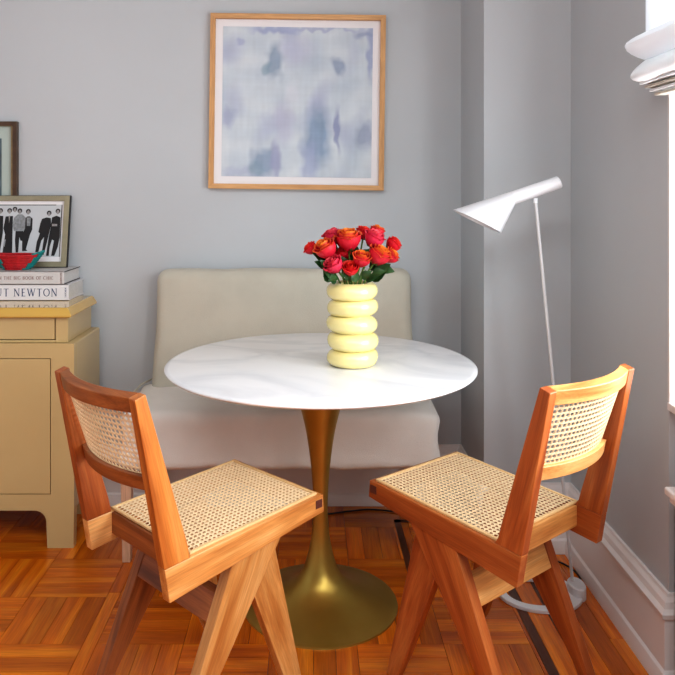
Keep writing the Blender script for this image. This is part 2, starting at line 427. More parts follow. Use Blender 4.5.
# ------------------------------------------------------------------ upholstered bench
BX = -.108
t = thing('bench', 'upholstered beige linen bench with rounded back against the grey wall', 'bench', (BX, 2.85, 0))
def wob(amp, sc, seed):
    return lambda v: Vector((v.x+amp*noise.noise(v*sc+Vector((seed, 0, 0))), v.y+amp*noise.noise(v*sc+Vector((0, seed, 5))), v.z+amp*noise.noise(v*sc+Vector((9, 0, seed)))))
w1 = wob(.008, 5, 3.)
def backfn(v):
    v = w1(v); f = (v.z-.45)/.54            # recline
    v.y += .055*(f-1); v.x *= 1+.03*(1-f)
    return v
b = MB(); rbox(b, (-.513, .165, .42), (.513, .275, .988), .045, (16, 2, 10), 'linen', backfn)
b.build('backrest', t, smooth=True)
w2 = wob(.010, 4.5, 8.)
def seatfn(v):
    v = w2(v)
    edge = max(abs(v.x)/.56, abs(v.y+.02)/.25)
    if v.z > .45: v.z -= .012*max(0, edge-.5)*2
    if v.z < .36:
        v.z += .0022*math.sin(v.x*19)+.0014*math.sin(v.x*47)
        k = .008*math.sin(v.x*33+1); v.y -= abs(k); v.x *= 1.008
    v.x += (.006 if v.x > 0 else -.006)*math.sin(v.z*40)
    return v
b = MB(); rbox(b, (-.565, -.225, .325), (.565, .20, .54), .035, (28, 10, 7), 'linen2', seatfn)
b.build('seat', t, smooth=True)
b = MB()
b.tube([(-.565, -.2, .525), (-.572, 0, .528), (-.566, .14, .535), (-.53, .185, .545)], .004, 'linen')
b.build('piping', t, smooth=True)
for (x, y) in ((-.538, -.2), (.535, -.2), (-.52, .21), (.52, .21)):
    b = MB()
    vs = [(x-.014, y-.014, 0), (x+.014, y-.014, 0), (x+.014, y+.014, 0), (x-.014, y+.014, 0), (x-.02, y-.02, .36), (x+.02, y-.02, .36), (x+.02, y+.02, .36), (x-.02, y+.02, .36)]
    b.hexa(vs, 'pink', grain=(0, 0, 1)); b.build('leg', t, bevel=.002)

# ------------------------------------------------------------------ cane chairs
W = .196; TH = .029
def make_chair(root, left):
    side_m = 'teak' if left else 'teakshade'  # right chair's sides get the teak copy coloured as shaded
    def P3(u, v, z): return (u, v, z)
    for s in (1, -1):
        near = (s == -1) if left else (s == 1)
        # side rail
        b = MB(); poly = [(.272, .455), (.276, .405), (-.240, .346), (-.254, .428), (-.182, .433)]
        b.prism(poly, lambda p, k, s=s: (p[0], s*(W-TH*k), p[1]), side_m, grain=(1, 0, .1), tone=.85 if left else .35)  # right chair's rail toned darker, standing in for shade
        b.build('side_rail', root, bevel=.0018)
        # back post
        b = MB()
        poly = [(-.2545, .4285), (-.1825, .4335), (-.19, .47), (-.305, .846), (-.333, .837)]
        if not left: poly = [(-.2545, .4285), (-.176, .4335), (-.186, .45), (-.194, .48), (-.305, .846), (-.333, .837)]
        b.prism(poly, lambda p, k, s=s: (p[0], s*(W-TH*k), p[1]), ('teakgold' if near else 'teakshade') if left else side_m, grain=(-.25, 0, 1), tone=.6 if near else .4)  # far post coloured darker to stand in for shade
        b.build('back_post', root, bevel=.0018)
        # rear leg
        b = MB(); th = .034; wl = W-.003
        rl = [(-.247, -.0836), (-.216, -.0836), (-.170, 0), (.029, .269), (.116, .387), (-.051, .368)]
        def fr(p, k, s=s):
            v = wl-th*k
            return (p[0], s*v, p[1])
        b.prism(rl, fr, 'teak' if (left and near) else ('teakdeepshade' if left else 'teakshade'), grain=(.5, 0, 1), tone=.45)  # left chair's far leg and right chair's legs coloured as if shaded
        b.build('leg', root, bevel=.002)
        # front leg, toed inward towards its top
        b = MB(); fl = [(.208, -.0836), (.170, -.0836), (.130, 0), (.029, .269), (-.01, .373), (.112, .386)]
        def ff(p, k, s=s):
            inset = .002+.030*min(1, max(0, (p[1]-.10)/.29))
            v = wl-inset-(th-.004)*k
            return (p[0], s*v, p[1])
        b.prism(fl, ff, 'teak' if left else 'teakshade', grain=(-.3, 0, 1), tone=.5)
        b.build('leg', root, bevel=.002)
        # joint plug
        b = MB(); b.box((.243, s*(W-.002), .421), (.268, s*(W+.0012), .444), 'plug'); b.build('joint_plug', root)
    iw = W-TH
    # seat cross rails
    b = MB(); b.hexa([(-.182, -iw, .374), (-.157, -iw, .377), (-.157, iw, .377), (-.182, iw, .374), (-.182, -iw, .432), (-.157, -iw, .433), (-.157, iw, .433), (-.182, iw, .432)], 'teakdeepshade' if left else 'teak', grain=(0, 1, 0), tone=.6)  # left chair's rail has its shade put into the colour
    b.build('cross_rail', root, bevel=.0015)
    b = MB(); b.hexa([(.246, -iw, .402), (.274, -iw, .405), (.274, iw, .405), (.246, iw, .402), (.243, -iw, .4535), (.271, -iw, .4548), (.271, iw, .4548), (.243, iw, .4535)], side_m, grain=(0, 1, 0), tone=.4)
    b.build('cross_rail', root, bevel=.0015)
    # stretcher between the rear legs
    b = MB(); vi = W-.003-.034; z0, z1 = .232, .296; ub = lambda z: -.211+.160/.368*z
    b.hexa([(ub(z0)+.003, -vi, z0), (ub(z0)+.030, -vi, z0), (ub(z0)+.030, vi, z0), (ub(z0)+.003, vi, z0), (ub(z1)+.003, -vi, z1), (ub(z1)+.030, -vi, z1), (ub(z1)+.030, vi, z1), (ub(z1)+.003, vi, z1)], 'teakdeepshade' if left else 'teak', grain=(0, 1, 0), tone=.7)  # stretcher coloured as shaded on the left chair, lit on the right
    b.build('stretcher', root, bevel=.0015)
    # cane seat: woven strands in a tilted plane
    u0, u1, v0, v1 = -.170, .254, -(W-.016), W-.016
    zt = lambda u: .4345+(.4555-.4335)*(u+.182)/.454
    def strand(b, a, c, w, h, dz):
        a = Vector((a[0], a[1], zt(a[0])+dz)); c = Vector((c[0], c[1], zt(c[0])+dz))
        d = (c-a).normalized(); n = Vector((-d.y, d.x, 0)).normalized()*w/2; up = Vector((0, 0, h))
        b.hexa([a-n, a+n, c+n, c-n, a-n+up, a+n+up, c+n+up, c-n+up], 'cane')
    b = MB(); p = .0137; e = .006
    nu = int((u1-u0-2*e)/p); nv = int((v1-v0-2*e)/p); pu = (u1-u0-2*e)/nu; pv = (v1-v0-2*e)/nv
    for i in range(nu+1):
        for d in (-.0012, .0012):
            u = u0+e+pu*i+d; strand(b, (u, v0), (u, v1), .0016, .0010, 0)
    for i in range(nv+1):
        for d in (-.0012, .0012):
            v = v0+e+pv*i+d; strand(b, (u0, v), (u1, v), .0016, .0010, .0006)
    ua, ub_, va, vb = u0+e, u1-e, v0+e, v1-e
    for k in range(-nv-1, nu+1):          # diagonals through the hole corners
        for sgn in (1, -1):
            pts = []
            for j in range(nv+1):
                i = k+j+.5
                if 0 <= i <= nu: pts.append((ua+pu*i, (va+pv*j) if sgn == 1 else (vb-pv*j)))
            if len(pts) > 1: strand(b, pts[0], pts[-1], .0016, .0010, .0012 if sgn == 1 else .0018)
    b.build('cane_seat', root)
    b = MB()
    for (a, c) in (((u0, v0), (u1, v0)), ((u0, v1), (u1, v1)), ((u0, v0), (u0, v1)), ((u1, v0), (u1, v1))):
        a3 = Vector((a[0], a[1], zt(a[0])-.002)); c3 = Vector((c[0], c[1], zt(c[0])-.002)); d = (c3-a3).normalized(); n = Vector((-d.y, d.x, 0))*.0045
        up = Vector((0, 0, .0062)); a3 = a3-d*.0045; c3 = c3+d*.0045
        b.hexa([a3-n, a3+n, c3+n, c3-n, a3-n+up, a3+n+up, c3+n+up, c3-n+up], 'cane2')
    b.build('seat_binding', root, bevel=.0012)
    # backrest: curved rails with cane between
    du = Vector((-.190, 0, .982))      # up direction along the post
    base = Vector((-.254, 0, .428))
    L = .4166
    sag = .036
    def cd(h): return .038-.024*(h-.214)/(L-.25)
    def bp(v, h, dep):
        """point on the curved back: v across, h along the post, dep forward of the rear face"""
        c = sag*(1-(v/iw)**2)
        q = base+du*h; q = q+Vector((1, 0, 0))*(dep-c); q.y = v; return q
    N = 20
    def rail(h0, h1, d0, d1, nm, m, tone):
        b = MB(); rings = []
        for i in range(N+1):
            v = -iw+2*iw*i/N
            k = .33 if nm == 'top_rail' else 0; rings.append([bp(v, h0, d0), bp(v, h0, d1), bp(v, h1, d1)+Vector((0, 0, k*d1)), bp(v, h1, d0)+Vector((0, 0, k*d0))])
        b.loft(rings, m, grain=(0, 1, 0), tone=tone); return b.build(nm, root, smooth='auto', angle=.5, bevel=.0015)
    rail(L-.036, L+.0, .002, .0265, 'top_rail', 'teakdeepshade' if left else 'teak', .55 if left else .9)  # back rails: shade in the left colour, lit tone on the right
    rail(.178, .214, .026, .052, 'lower_rail', 'teakdeepshade' if left else 'teak', .75 if left else .9)
    b = MB(); h0, h1, dd = .214, L-.036, 0
    m = 'cane'
    def cstrip(path, w, dep):
        # flat strip of small boxes following path [(v,h)]
        pts = [bp(v, h, dep+cd(h)) for v, h in path]
        rings = []
        for i, q in enumerate(pts):
            d = (pts[min(i+1, len(pts)-1)]-pts[max(i-1, 0)]).normalized()
            n = d.cross(Vector((1, 0, .25))).normalized()*w/2; f = Vector((.0008, 0, 0))
            rings.append([q-n, q+n, q+n+f, q-n+f])
        b.loft(rings, m)
    nh = int((h1-h0)/.0135); nw = int(2*iw/.0135); ph = (h1-h0)/nh; pw = 2*iw/nw
    for i in range(nh+1):
        for d in (-.0012, .0012): cstrip([(-iw+2*iw*k/12, h0+ph*i+d) for k in range(13)], .0016, dd)
    for i in range(nw+1):
        for d in (-.0012, .0012): cstrip([(-iw+pw*i+d, h0), (-iw+pw*i+d, h1)], .0016, dd+.0006)
    for k in range(-nh-1, nw+1):
        for sgn in (1, -1):
            path = []
            for j in range(nh+1):
                i = k+j+.5
                if 0 <= i <= nw: path.append((-iw+pw*i, (h0+ph*j) if sgn == 1 else (h1-ph*j)))
            if len(path) > 1: cstrip(path, .0016, dd+(.0012 if sgn == 1 else .0018))
    b.build('cane_back', root)

KC = .94      # true size of the chairs
cl = thing('dining_chair', 'golden teak cane chair at left, seen from behind, nearest the mustard cabinet', 'chair', (-.2944*KC, 2.0558*KC, 0), .7818, 'cane seated dining chairs')
make_chair(cl, True)
cr_ = thing('dining_chair', 'teak cane chair at right, in front of the white floor lamp', 'chair', (.4992*KC, 2.1233*KC, 0), 2.2542, 'cane seated dining chairs')
make_chair(cr_, False)
for root in (cl, cr_):
    for ch in root.children: ch.data.transform(Matrix.Translation((0, 0, H*(1-KC))) @ Matrix.Scale(KC, 4))

# ------------------------------------------------------------------ cabinet
CX0, CX1 = -1.95, -.863
t = thing('cabinet', 'mustard lacquered cabinet with glossy top and bracket feet', 'cabinet', (-1.4, 2.9, 0))
lo = (1.4, -2.9, 0)
YC = 2.744; YCB = 3.08
b = MB()
b.box((CX0, YC+.02, .137), (CX1, YCB, .748), 'lacquer')
b.build('body', t, bevel=.006, seg=3, loc=lo)
b = MB()
b.box((-.951+.003, YC, .137), (CX1, YC+.02, .748), 'lacquer')                # right stile
b.box((CX0, YC, .137), (-1.865, YC+.02, .748), 'lacquer')
b.box((-1.865, YC, .694), (-.948, YC+.02, .748), 'lacquer'); b.box((-1.865, YC, .137), (-.948, YC+.02, .196), 'lacquer')
b.build('front_frame', t, loc=lo)
b = MB(); b.box((-1.866, YC+.0185, .195), (-.947, YC+.0199, .695), 'dark'); b.build('gap', t, loc=lo)  # dark sheet behind the door gaps, standing in for their shade
def cdoor(x0, x1):
    b = MB(); b.box((x0, YC-.001, .1985), (x1, YC+.018, .6915), 'lacquer'); b.build('door', t, bevel=.0015, loc=lo)
cdoor(-1.4065, -.951); cdoor(-1.8625, -1.4095)
def foot(x0, x1, y, sgn, m='lacquer'):
    """bracket foot in the XZ plane, curve on the sgn side"""
    b = MB(); r = .042; poly = [(x0, 0), (x1, 0), (x1, .15)] if sgn < 0 else [(x1, .15), (x0, .15), (x0, 0), (x1, 0)]
    if sgn < 0:
        arc = [(x0-r+r*math.cos(a), .137-r+r*math.sin(a)) for a in [PI/2*k/8 for k in range(9)]]
        poly = [(x0+.004, 0), (x1-.003, 0), (x1, .137), (x0-r, .137)]+list(reversed(arc))[1:]
        poly[0] = (x0+.004, 0)
    else:
        arc = [(x1+r-r*math.cos(a), .137-r+r*math.sin(a)) for a in [PI/2*k/8 for k in range(9)]]
        poly = [(x1, 0)]+arc[:-1]+[(x1+r, .137), (x0, .137), (x0, 0)]
    b.prism(poly, lambda p, k: (p[0], y+.035*k, p[1]), m); return b
foot(-.965, CX1, YC, -1).build('foot', t, loc=lo)
foot(CX0+.004, -1.852, YC, 1).build('foot', t, bevel=.002, loc=lo)
for (xa, xb) in ((CX1-.1, CX1-.004), (CX0+.004, CX0+.1)):
    b = MB(); b.box((xa, YCB-.05, 0), (xb, YCB, .15), 'lacquer'); b.build('foot', t, bevel=.002, loc=lo)
# upper drawer section
UX = -.892; UY = 2.762
b = MB(); b.box((CX0+.03, UY+.015, .748), (UX, 3.06, .846), 'lacquer')
b.box((-.938, UY, .748), (UX, UY+.015, .846), 'lacquer'); b.box((CX0+.03, UY, .748), (-1.87, UY+.015, .846), 'lacquer')
b.box((-1.87, UY, .748), (-.938, UY+.015, .757), 'lacquer'); b.build('drawer_case', t, bevel=.003, loc=lo)
b = MB(); b.box((-1.87, UY+.013, .756), (-.937, UY+.0148, .842), 'dark'); b.build('gap', t, loc=lo)  # drawer gaps backed by a dark sheet in place of shade
for (xa, xb) in ((-1.403, -.941), (-1.867, -1.406)):
    b = MB(); b.box((xa, UY-.001, .760), (xb, UY+.012, .8395), 'lacquer'); b.build('drawer', t, bevel=.0015, loc=lo)
# moulded top
b = MB()
def ring(x0, x1, y0, y1, z): return [(x0, y0, z), (x1, y0, z), (x1, y1, z), (x0, y1, z)]
x0, x1, y0, y1 = CX0+.01, -.872, 2.735, 3.07
b.loft([ring(x0+.012, x1-.012, y0+.012, y1, .8405), ring(x0, x1, y0, y1, .846), ring(x0, x1, y0, y1, .853), ring(x0+.014, x1-.014, y0+.014, y1, .874), ring(x0+.02, x1-.02, y0+.02, y1, .878)], 'lacqtop')
b.build('cabinet_top', t, bevel=.002, loc=lo)

# ------------------------------------------------------------------ serif lettering as thin flat shapes
GL = {  # strokes (x0,y0,x1,y1,weight) in a unit-high cell, plus width
 'H': (.85, [(.18, 0, .18, 1, 2), (.67, 0, .67, 1, 2), (.18, .52, .67, .52, 1)], [(.18, 0), (.18, 1), (.67, 0), (.67, 1)]),
 'E': (.70, [(.18, 0, .18, 1, 2), (.18, .98, .58, .98, 1), (.18, .5, .48, .5, 1), (.18, .02, .6, .02, 1)], [(.18, 0), (.18, 1)]),
 'L': (.68, [(.18, 0, .18, 1, 2), (.18, .02, .58, .02, 1)], [(.18, 0), (.18, 1)]),
 'M': (1.0, [(.15, 0, .18, 1, 1), (.18, 1, .5, .05, 2), (.5, .05, .82, 1, 1), (.82, 1, .85, 0, 2)], [(.15, 0), (.85, 0)]),
 'U': (.85, [(.18, .3, .18, 1, 2), (.67, .3, .67, 1, 1), (.18, .3, .3, .05, 2), (.3, .04, .55, .04, 1), (.55, .05, .67, .3, 1)], [(.18, 1), (.67, 1)]),
 'T': (.78, [(.39, 0, .39, 1, 2), (.06, .98, .72, .98, 1)], [(.39, 0)]),
 'N': (.90, [(.16, 0, .16, 1, 1), (.16, 1, .74, 0, 2), (.74, 0, .74, 1, 1)], [(.16, 0), (.16, 1), (.74, 1)]),
 'W': (1.15, [(.08, 1, .34, 0, 2), (.34, 0, .56, .95, 1), (.56, .95, .8, 0, 2), (.8, 0, 1.04, 1, 1)], [(.08, 1), (.56, 1), (1.04, 1)]),
 'O': (.90, 'ring', []), 'C': (.85, 'arc', []),
 'I': (.36, [(.18, 0, .18, 1, 2)], [(.18, 0), (.18, 1)]),
 'B': (.72, [(.16, 0, .16, 1, 2), (.16, .98, .45, .98, 1), (.45, .98, .56, .76, 2), (.56, .76, .45, .53, 2), (.16, .53, .48, .53, 1), (.48, .53, .62, .28, 2), (.62, .28, .48, .02, 2), (.16, .02, .48, .02, 1)], []),
 'G': (.88, 'arcg', []),
 'K': (.78, [(.16, 0, .16, 1, 2), (.66, 1, .2, .45, 1), (.32, .58, .7, 0, 2)], [(.16, 0), (.16, 1)]),
 'F': (.66, [(.18, 0, .18, 1, 2), (.18, .98, .58, .98, 1), (.18, .5, .46, .5, 1)], [(.18, 0), (.18, 1)]),
 'S': (.62, [(.52, .85, .32, 1, 1), (.32, 1, .12, .78, 2), (.12, .78, .5, .3, 2), (.5, .3, .3, 0, 1), (.3, 0, .08, .15, 1)], []),
 'A': (.85, [(.08, 0, .42, 1, 1), (.42, 1, .76, 0, 2), (.2, .35, .62, .35, 1)], [(.08, 0), (.76, 0)]),
 ' ': (.35, [], []),
}
def text_width(txt, h, sp=.12): return sum(GL[c][0]+sp for c in txt)*h
def letters(b, txt, org, right, up, h, m, sp=.12, wt=.065):
    """flat serif capitals from org along right, height h"""
    org = Vector(org); right = Vector(right).normalized(); up = Vector(up).normalized(); nrm = right.cross(up)*.0006
    def quad(p, q, w):
        d = Vector((q[0]-p[0], q[1]-p[1])); n = Vector((-d.y, d.x)).normalized()*w/2
        pts = [(p[0]-n.x, p[1]-n.y), (q[0]-n.x, q[1]-n.y), (q[0]+n.x, q[1]+n.y), (p[0]+n.x, p[1]+n.y)]
        P = [org+right*((x+cx)*h)+up*(y*h) for x, y in pts]
        b.hexa(P+[k+nrm for k in P], m)
    cx = 0
    for c in txt:
        w, st, ser = GL[c]
        if isinstance(st, str):
            a0, a1 = (0, 2*PI) if st == 'ring' else (.75, 2*PI-.75); N = 18; rx = w*.42
            for i in range(N):
                a = a0+(a1-a0)*i/N; c2 = a0+(a1-a0)*(i+1)/N
                quad((w/2+rx*math.cos(a), .5+.5*math.sin(a)), (w/2+rx*math.cos(c2), .5+.5*math.sin(c2)), wt*(1+.9*abs(math.cos((a+c2)/2))))
            if st == 'arcg': quad((w/2+rx*.75, 0.1), (w/2+rx*.75, .42), wt*1.8)
        else:
            for (x0, y0, x1, y1, k) in st: quad((x0, y0), (x1, y1), wt*(2 if k == 2 else 1))
            for (x, y) in ser: quad((x-.11, y), (x+.11, y), wt*.8)
        cx += w+sp

# ------------------------------------------------------------------ books
def book(x0, x1, y0, y1, z0, z1, cover, label, title, h, ink, endx, pub, sideblack):
    t = thing('book', label, 'book', ((x0+x1)/2, (y0+y1)/2, z0), 0, 'large books stacked on the cabinet')
    ox, oy, oz = (x0+x1)/2, (y0+y1)/2, z0; lo = (-ox, -oy, -oz)
    b = MB(); c = .0035
    b.box((x0, y0, z0), (x1, y1, z0+c), cover); b.box((x0, y0, z1-c), (x1, y1, z1), cover)
    b.box((x0, y0, z0), (x1, y0+c, z1), cover)
    if sideblack:
        b.box((x1-.001, y0+.004, z0-.0), (x1+.0012, y1, z0+.004), 'black'); b.box((x1-.001, y0+.004, z1-.004), (x1+.0012, y1, z1), 'black')
    b.build('cover', t, bevel=.0012, loc=lo)
    b = MB(); b.box((x0+.004, y0+c, z0+c), (x1-.004, y1-.004, z1-c), 'pages'); b.build('page_block', t, loc=lo)
    b = MB(); w = text_width(title, h)
    letters(b, title, (endx-w, y0-.0002, z0+(z1-z0)/2-h/2), (1, 0, 0), (0, 0, 1), h, ink)
    b.build('title_lettering', t, loc=lo)
    b = MB(); ph = .006; pw = text_width(pub, ph)
    letters(b, pub, (x1-.012+ph/2, y0-.0002, z0+(z1-z0)/2-pw/2), (0, 0, 1), (-1, 0, 0), ph, ink, wt=.12)
    b.build('publisher_mark', t, loc=lo)
    return t
BZ = .8785
book(-1.36, -.942, 2.927, 3.128, BZ, BZ+.063, 'bookw', 'white book with navy NEWTON spine title, lower of the two on the cabinet', 'HELMUT NEWTON', .0290, 'navy', -.982, 'TASCHEN', False)
book(-1.35, -.958, 2.922, 3.125, BZ+.0635, BZ+.114, 'bookg', 'off-white book with small brown spine title, upper of the two on the cabinet', 'IN THE BIG BOOK OF CHIC', .0124, 'brownink', -.997, 'ASSOULINE', True)
BT = BZ+.1145

# ------------------------------------------------------------------ photo frame on the books
t = thing('photo_frame', 'champagne framed black and white group photograph leaning on the books', 'picture frame', (-1.18, 3.068, BT))
t.rotation_euler = (math.radians(-9.5), 0, 0)
fw, fh = .376, .298; x1 = .186; x0 = x1-fw
K = .298/69.5
def px(x): return x1-(69.6-x)*K*.985
def pz(y): return (266.5-y)*K
b = MB(); fb = .0215
def frame4(b, x0, x1, z0, z1, w, ya, yb, m):
    b.hexa([(x0, ya, z0), (x1, ya, z0), (x1-w, ya, z0+w), (x0+w, ya, z0+w), (x0, yb, z0), (x1, yb, z0), (x1-w, yb, z0+w), (x0+w, yb, z0+w)], m, grain=(1, 0, 0), tone=.5)
    b.hexa([(x0, ya, z1), (x1, ya, z1), (x1-w, ya, z1-w), (x0+w, ya, z1-w), (x0, yb, z1), (x1, yb, z1), (x1-w, yb, z1-w), (x0+w, yb, z1-w)], m, grain=(1, 0, 0), tone=.6)
    b.hexa([(x0, ya, z0), (x0+w, ya, z0+w), (x0+w, ya, z1-w), (x0, ya, z1), (x0, yb, z0), (x0+w, yb, z0+w), (x0+w, yb, z1-w), (x0, yb, z1)], m, grain=(0, 0, 1), tone=.5)
    b.hexa([(x1, ya, z0), (x1-w, ya, z0+w), (x1-w, ya, z1-w), (x1, ya, z1), (x1, yb, z0), (x1-w, yb, z0+w), (x1-w, yb, z1-w), (x1, yb, z1)], m, grain=(0, 0, 1), tone=.6)
frame4(b, x0, x1-.002, .002, fh-.002, fb, -.010, .004, 'champ'); b.build('frame', t, bevel=.001)
b = MB(); frame4(b, x0-.002, x1+.001, 0, fh, .006, -.004, .010, 'black'); b.box((x0, .004, .002), (x1-.002, .010, fh-.002), 'black'); b.build('frame_back', t)
b = MB(); b.box((x0+fb, -.001, fb), (x1-fb, .003, fh-fb), 'mat'); b.build('mat_board', t)
pl, pr_, pb, pt_ = px(-16), px(62), pz(256.3), pz(206)
b = MB(); b.box((pl, -.0022, pb), (pr_, -.001, pt_), 'photo')
b.box((pl, -.0026, pt_-.003), (px(56), -.001, pt_), 'ink'); b.box((pr_-.003, -.0026, pb), (pr_, -.001, pt_), 'ink')
pp = b.build('photo_print', t)
b = MB()
def z2(x, y): return px(x*.1185), pz(190+y*.1185)
lay = [0]
def flat(pts, m):
    lay[0] += 1; y = -.0024-.00003*lay[0]
    P = [z2(*p) for p in pts]
    b.add([(x, y, z) for x, z in P], [tuple(range(len(P)))], m)
def disc(cx, cy, rx, ry, m): flat([(cx+rx*math.cos(a), cy+ry*math.sin(a)) for a in [2*PI*k/12 for k in range(12)]], m)
def head(cx, cy, r=14, hair=True):
    if hair: disc(cx, cy-6, r+6, r+6, 'ink')
    disc(cx, cy+2, r-2, r+4, 'skin')
# far left pair, off-frame figures continue the group
for hx in (-105, -60):
    head(hx, 190); flat([(hx-26, 225), (hx+24, 225), (hx+26, 370), (hx+18, 545), (hx+4, 545), (hx, 400), (hx-6, 545), (hx-22, 545), (hx-28, 370)], 'ink')
head(133, 178)
head(15, 190); flat([(-14, 225), (40, 228), (46, 360), (30, 545), (12, 545), (14, 400), (4, 545), (-14, 545), (-22, 360)], 'ink')
head(90, 190); flat([(60, 232), (120, 228), (126, 380), (134, 545), (52, 545), (66, 380), (48, 330)], 'ink'); flat([(84, 225), (98, 225), (92, 290)], 'skin')
flat([(60, 420), (74, 420), (68, 478), (56, 474)], 'inkgrey')
flat([(150, 345), (214, 345), (212, 430), (196, 430), (184, 400), (182, 525), (162, 525), (150, 430)], 'ink')
flat([(132, 240), (160, 215), (198, 215), (226, 240), (230, 330), (215, 352), (136, 352), (120, 300)], 'inkgrey'); head(175, 192)
flat([(226, 245), (240, 232), (262, 232), (284, 250), (286, 340), (270, 380), (244, 500), (258, 512), (214, 514), (206, 380), (226, 330)], 'ink')
flat([(234, 240), (270, 240), (268, 310), (240, 310)], 'inkgrey'); head(245, 197)
flat([(362, 252), (400, 240), (434, 246), (440, 300), (426, 372), (414, 440), (392, 545), (374, 545), (388, 400), (366, 430), (348, 520), (322, 524), (330, 440), (352, 370), (338, 360), (350, 290)], 'ink'); head(418, 210)
flat([(444, 240), (480, 226), (514, 240), (516, 400), (504, 480), (480, 552), (454, 552), (470, 430), (454, 420), (438, 480), (434, 552), (412, 552), (426, 400), (436, 330)], 'ink')
flat([(446, 292), (490, 294), (490, 312), (448, 312)], 'skin'); head(490, 194)
b.build('printed_figures', pp)
b = MB(); b.hexa([(-.03, .010, .2), (.03, .010, .2), (.03, .014, .2), (-.03, .014, .2), (-.03, .012, .21), (.03, .012, .21), (.03, .014, .21), (-.03, .014, .21)], 'black'); b.build('easel_hinge', t)

# ------------------------------------------------------------------ woven boat bowl
t = thing('woven_bowl', 'red and teal coiled cord bowl resting on the upper book', 'bowl', (-1.168, 2.99, BT))
b = MB(); bt = MB()
NR = 9
for k in range(NR):
    f = k/(NR-1); rx = .052+.052*f**.8; ry = .032+.028*f**.8; z = .005+.0066*k
    pts = []
    N = 40
    for j in range(N+1):
        a = 2*PI*j/N; tip = .012*f*abs(math.cos(a))**6
        pts.append(Vector((rx*math.cos(a), ry*math.sin(a), z+tip)))
    cut = lambda p: (p.x > .030+.058*f) or (p.x < -.042-.012*f and f < .85)
    seg = []; cur = None
    for p in pts:
        c = cut(p)
        if cur is None or c != cur:
            if len(seg): seg.append(p); (bt if cur else b).tube(seg, .0042, 'teal' if cur else 'red', n=6)
            seg = [p]; cur = c
        else: seg.append(p)
    if len(seg) > 1: (bt if cur else b).tube(seg, .0042, 'teal' if cur else 'red', n=6)
b.lathe([(0, .002), (.95, .002), (.95, .006), (0, .006)], 'red', n=24, sx=.052, sy=.032)
b.build('red_coils', t, smooth=True)
pts = [Vector((.106*math.cos(2*PI*j/40), .062*math.sin(2*PI*j/40), .062+.012*abs(math.cos(2*PI*j/40))**6)) for j in range(-5, 3)]
bt.tube(pts, .004, 'teal', n=6)
bt.build('rim_coils', t, smooth=True)

# ------------------------------------------------------------------ framed pictures on the wall
def picture(name, label, cx, cz, w, h, rot, bar, depth, m, parts):
    t = thing(name, label, 'picture', (cx, YB-.002, cz)); t.rotation_euler = (0, rot, 0)
    b = MB(); frame4(b, -w/2, w/2, -h/2, h/2, bar, -depth, 0, m); b.build('frame', t, bevel=.001)
    parts(t); return t
def abs_parts(t):
    b = MB(); b.box((-.345, -.012, -.345), (.345, -.001, .345), 'mat'); b.build('mat_board', t)
    N = 150; s = .312; vs = []; cs = []; fs = []
    A = Vector(srgb(180, 193, 206)[:3]); B = Vector(srgb(206, 214, 220)[:3]); V = Vector(srgb(172, 180, 202)[:3])
    blobs = [(270, 195, 26, 52, (140, 158, 180), .9), (475, 207, 24, 24, (146, 160, 184), .9), (410, 440, 44, 88, (138, 158, 184), .95), (386, 520, 28, 60, (160, 170, 200), .7), (481, 420, 8, 68, (140, 148, 182), .85),
             (238, 525, 44, 42, (140, 158, 182), .9), (272, 520, 14, 60, (156, 160, 190), .8), (565, 430, 28, 44, (150, 160, 184), .85), (115, 380, 20, 34, (160, 168, 196), .8), (270, 92, 75, 12, (158, 168, 200), .9),
             (400, 84, 190, 6, (164, 172, 202), .7), (584, 160, 12, 90, (150, 162, 196), .8), (160, 560, 60, 18, (168, 176, 200), .6), (340, 150, 60, 40, (190, 194, 214), .5), (300, 400, 30, 70, (178, 178, 202), .5),
             (560, 100, 30, 12, (140, 152, 186), .7), (330, 300, 28, 40, (206, 210, 220), .6), (250, 400, 34, 40, (176, 184, 206), .5),
             (150, 130, 16, 10, (160, 168, 200), .7), (245, 215, 16, 22, (124, 154, 172), .5), (420, 400, 20, 40, (128, 152, 172), .4), (220, 545, 22, 24, (124, 150, 166), .5)]
    for i in range(N+1):
        for j in range(N+1):
            x = -s+2*s*i/N; z = -s+2*s*j/N; vs.append((x, -.0135, z))
            u = 97+493*i/N; v = 575-495*j/N
            du = 13*noise.noise(Vector((u*.012, v*.02, 1)))+10*noise.noise(Vector((u*.05, v*.03, 4))); dv = 13*noise.noise(Vector((u*.02, v*.012, 7)))+12*noise.noise(Vector((u*.05, v*.05, 2)))
            U, Vv = u+du, v+dv
            k = noise.noise(Vector((u*.016, v*.006, 3)))*.5+noise.noise(Vector((u*.007, v*.018, 8)))*.5
            c = A.lerp(B, min(1, max(0, .55+1.0*k)))
            c = c.lerp(V, min(1, max(0, noise.noise(Vector((u*.011, v*.009, 13)))*1.6-.1)))
            for (bx, by, rx, ry, col, st) in blobs:
                d = (abs((U-bx)/rx)**2.6+abs((Vv-by)/ry)**2.6)**(1/2.6)
                w = min(1, max(0, (1.4-d)/.8))**1.3*st
                if w > 0: c = c.lerp(Vector(srgb(*col)[:3]), w)
            st = noise.noise(Vector((u*.09, v*.010, 21)))*.05+noise.noise(Vector((u*.01, v*.12, 31)))*.03
            c = c*(1+st)
            cs.append((c.x, c.y, c.z, 1))
    for i in range(N):
        for j in range(N):
            a = i*(N+1)+j; fs.append((a, a+N+1, a+N+2, a+1))
    b = MB(); b.add(vs, fs, 'paint', col=cs); b.build('print', t)
picture('framed_artwork', 'large square abstract blue grey picture in thin oak frame above the bench', -.0535, 1.676, .728, .728, math.radians(.75), .021, .030, 'oak', abs_parts)
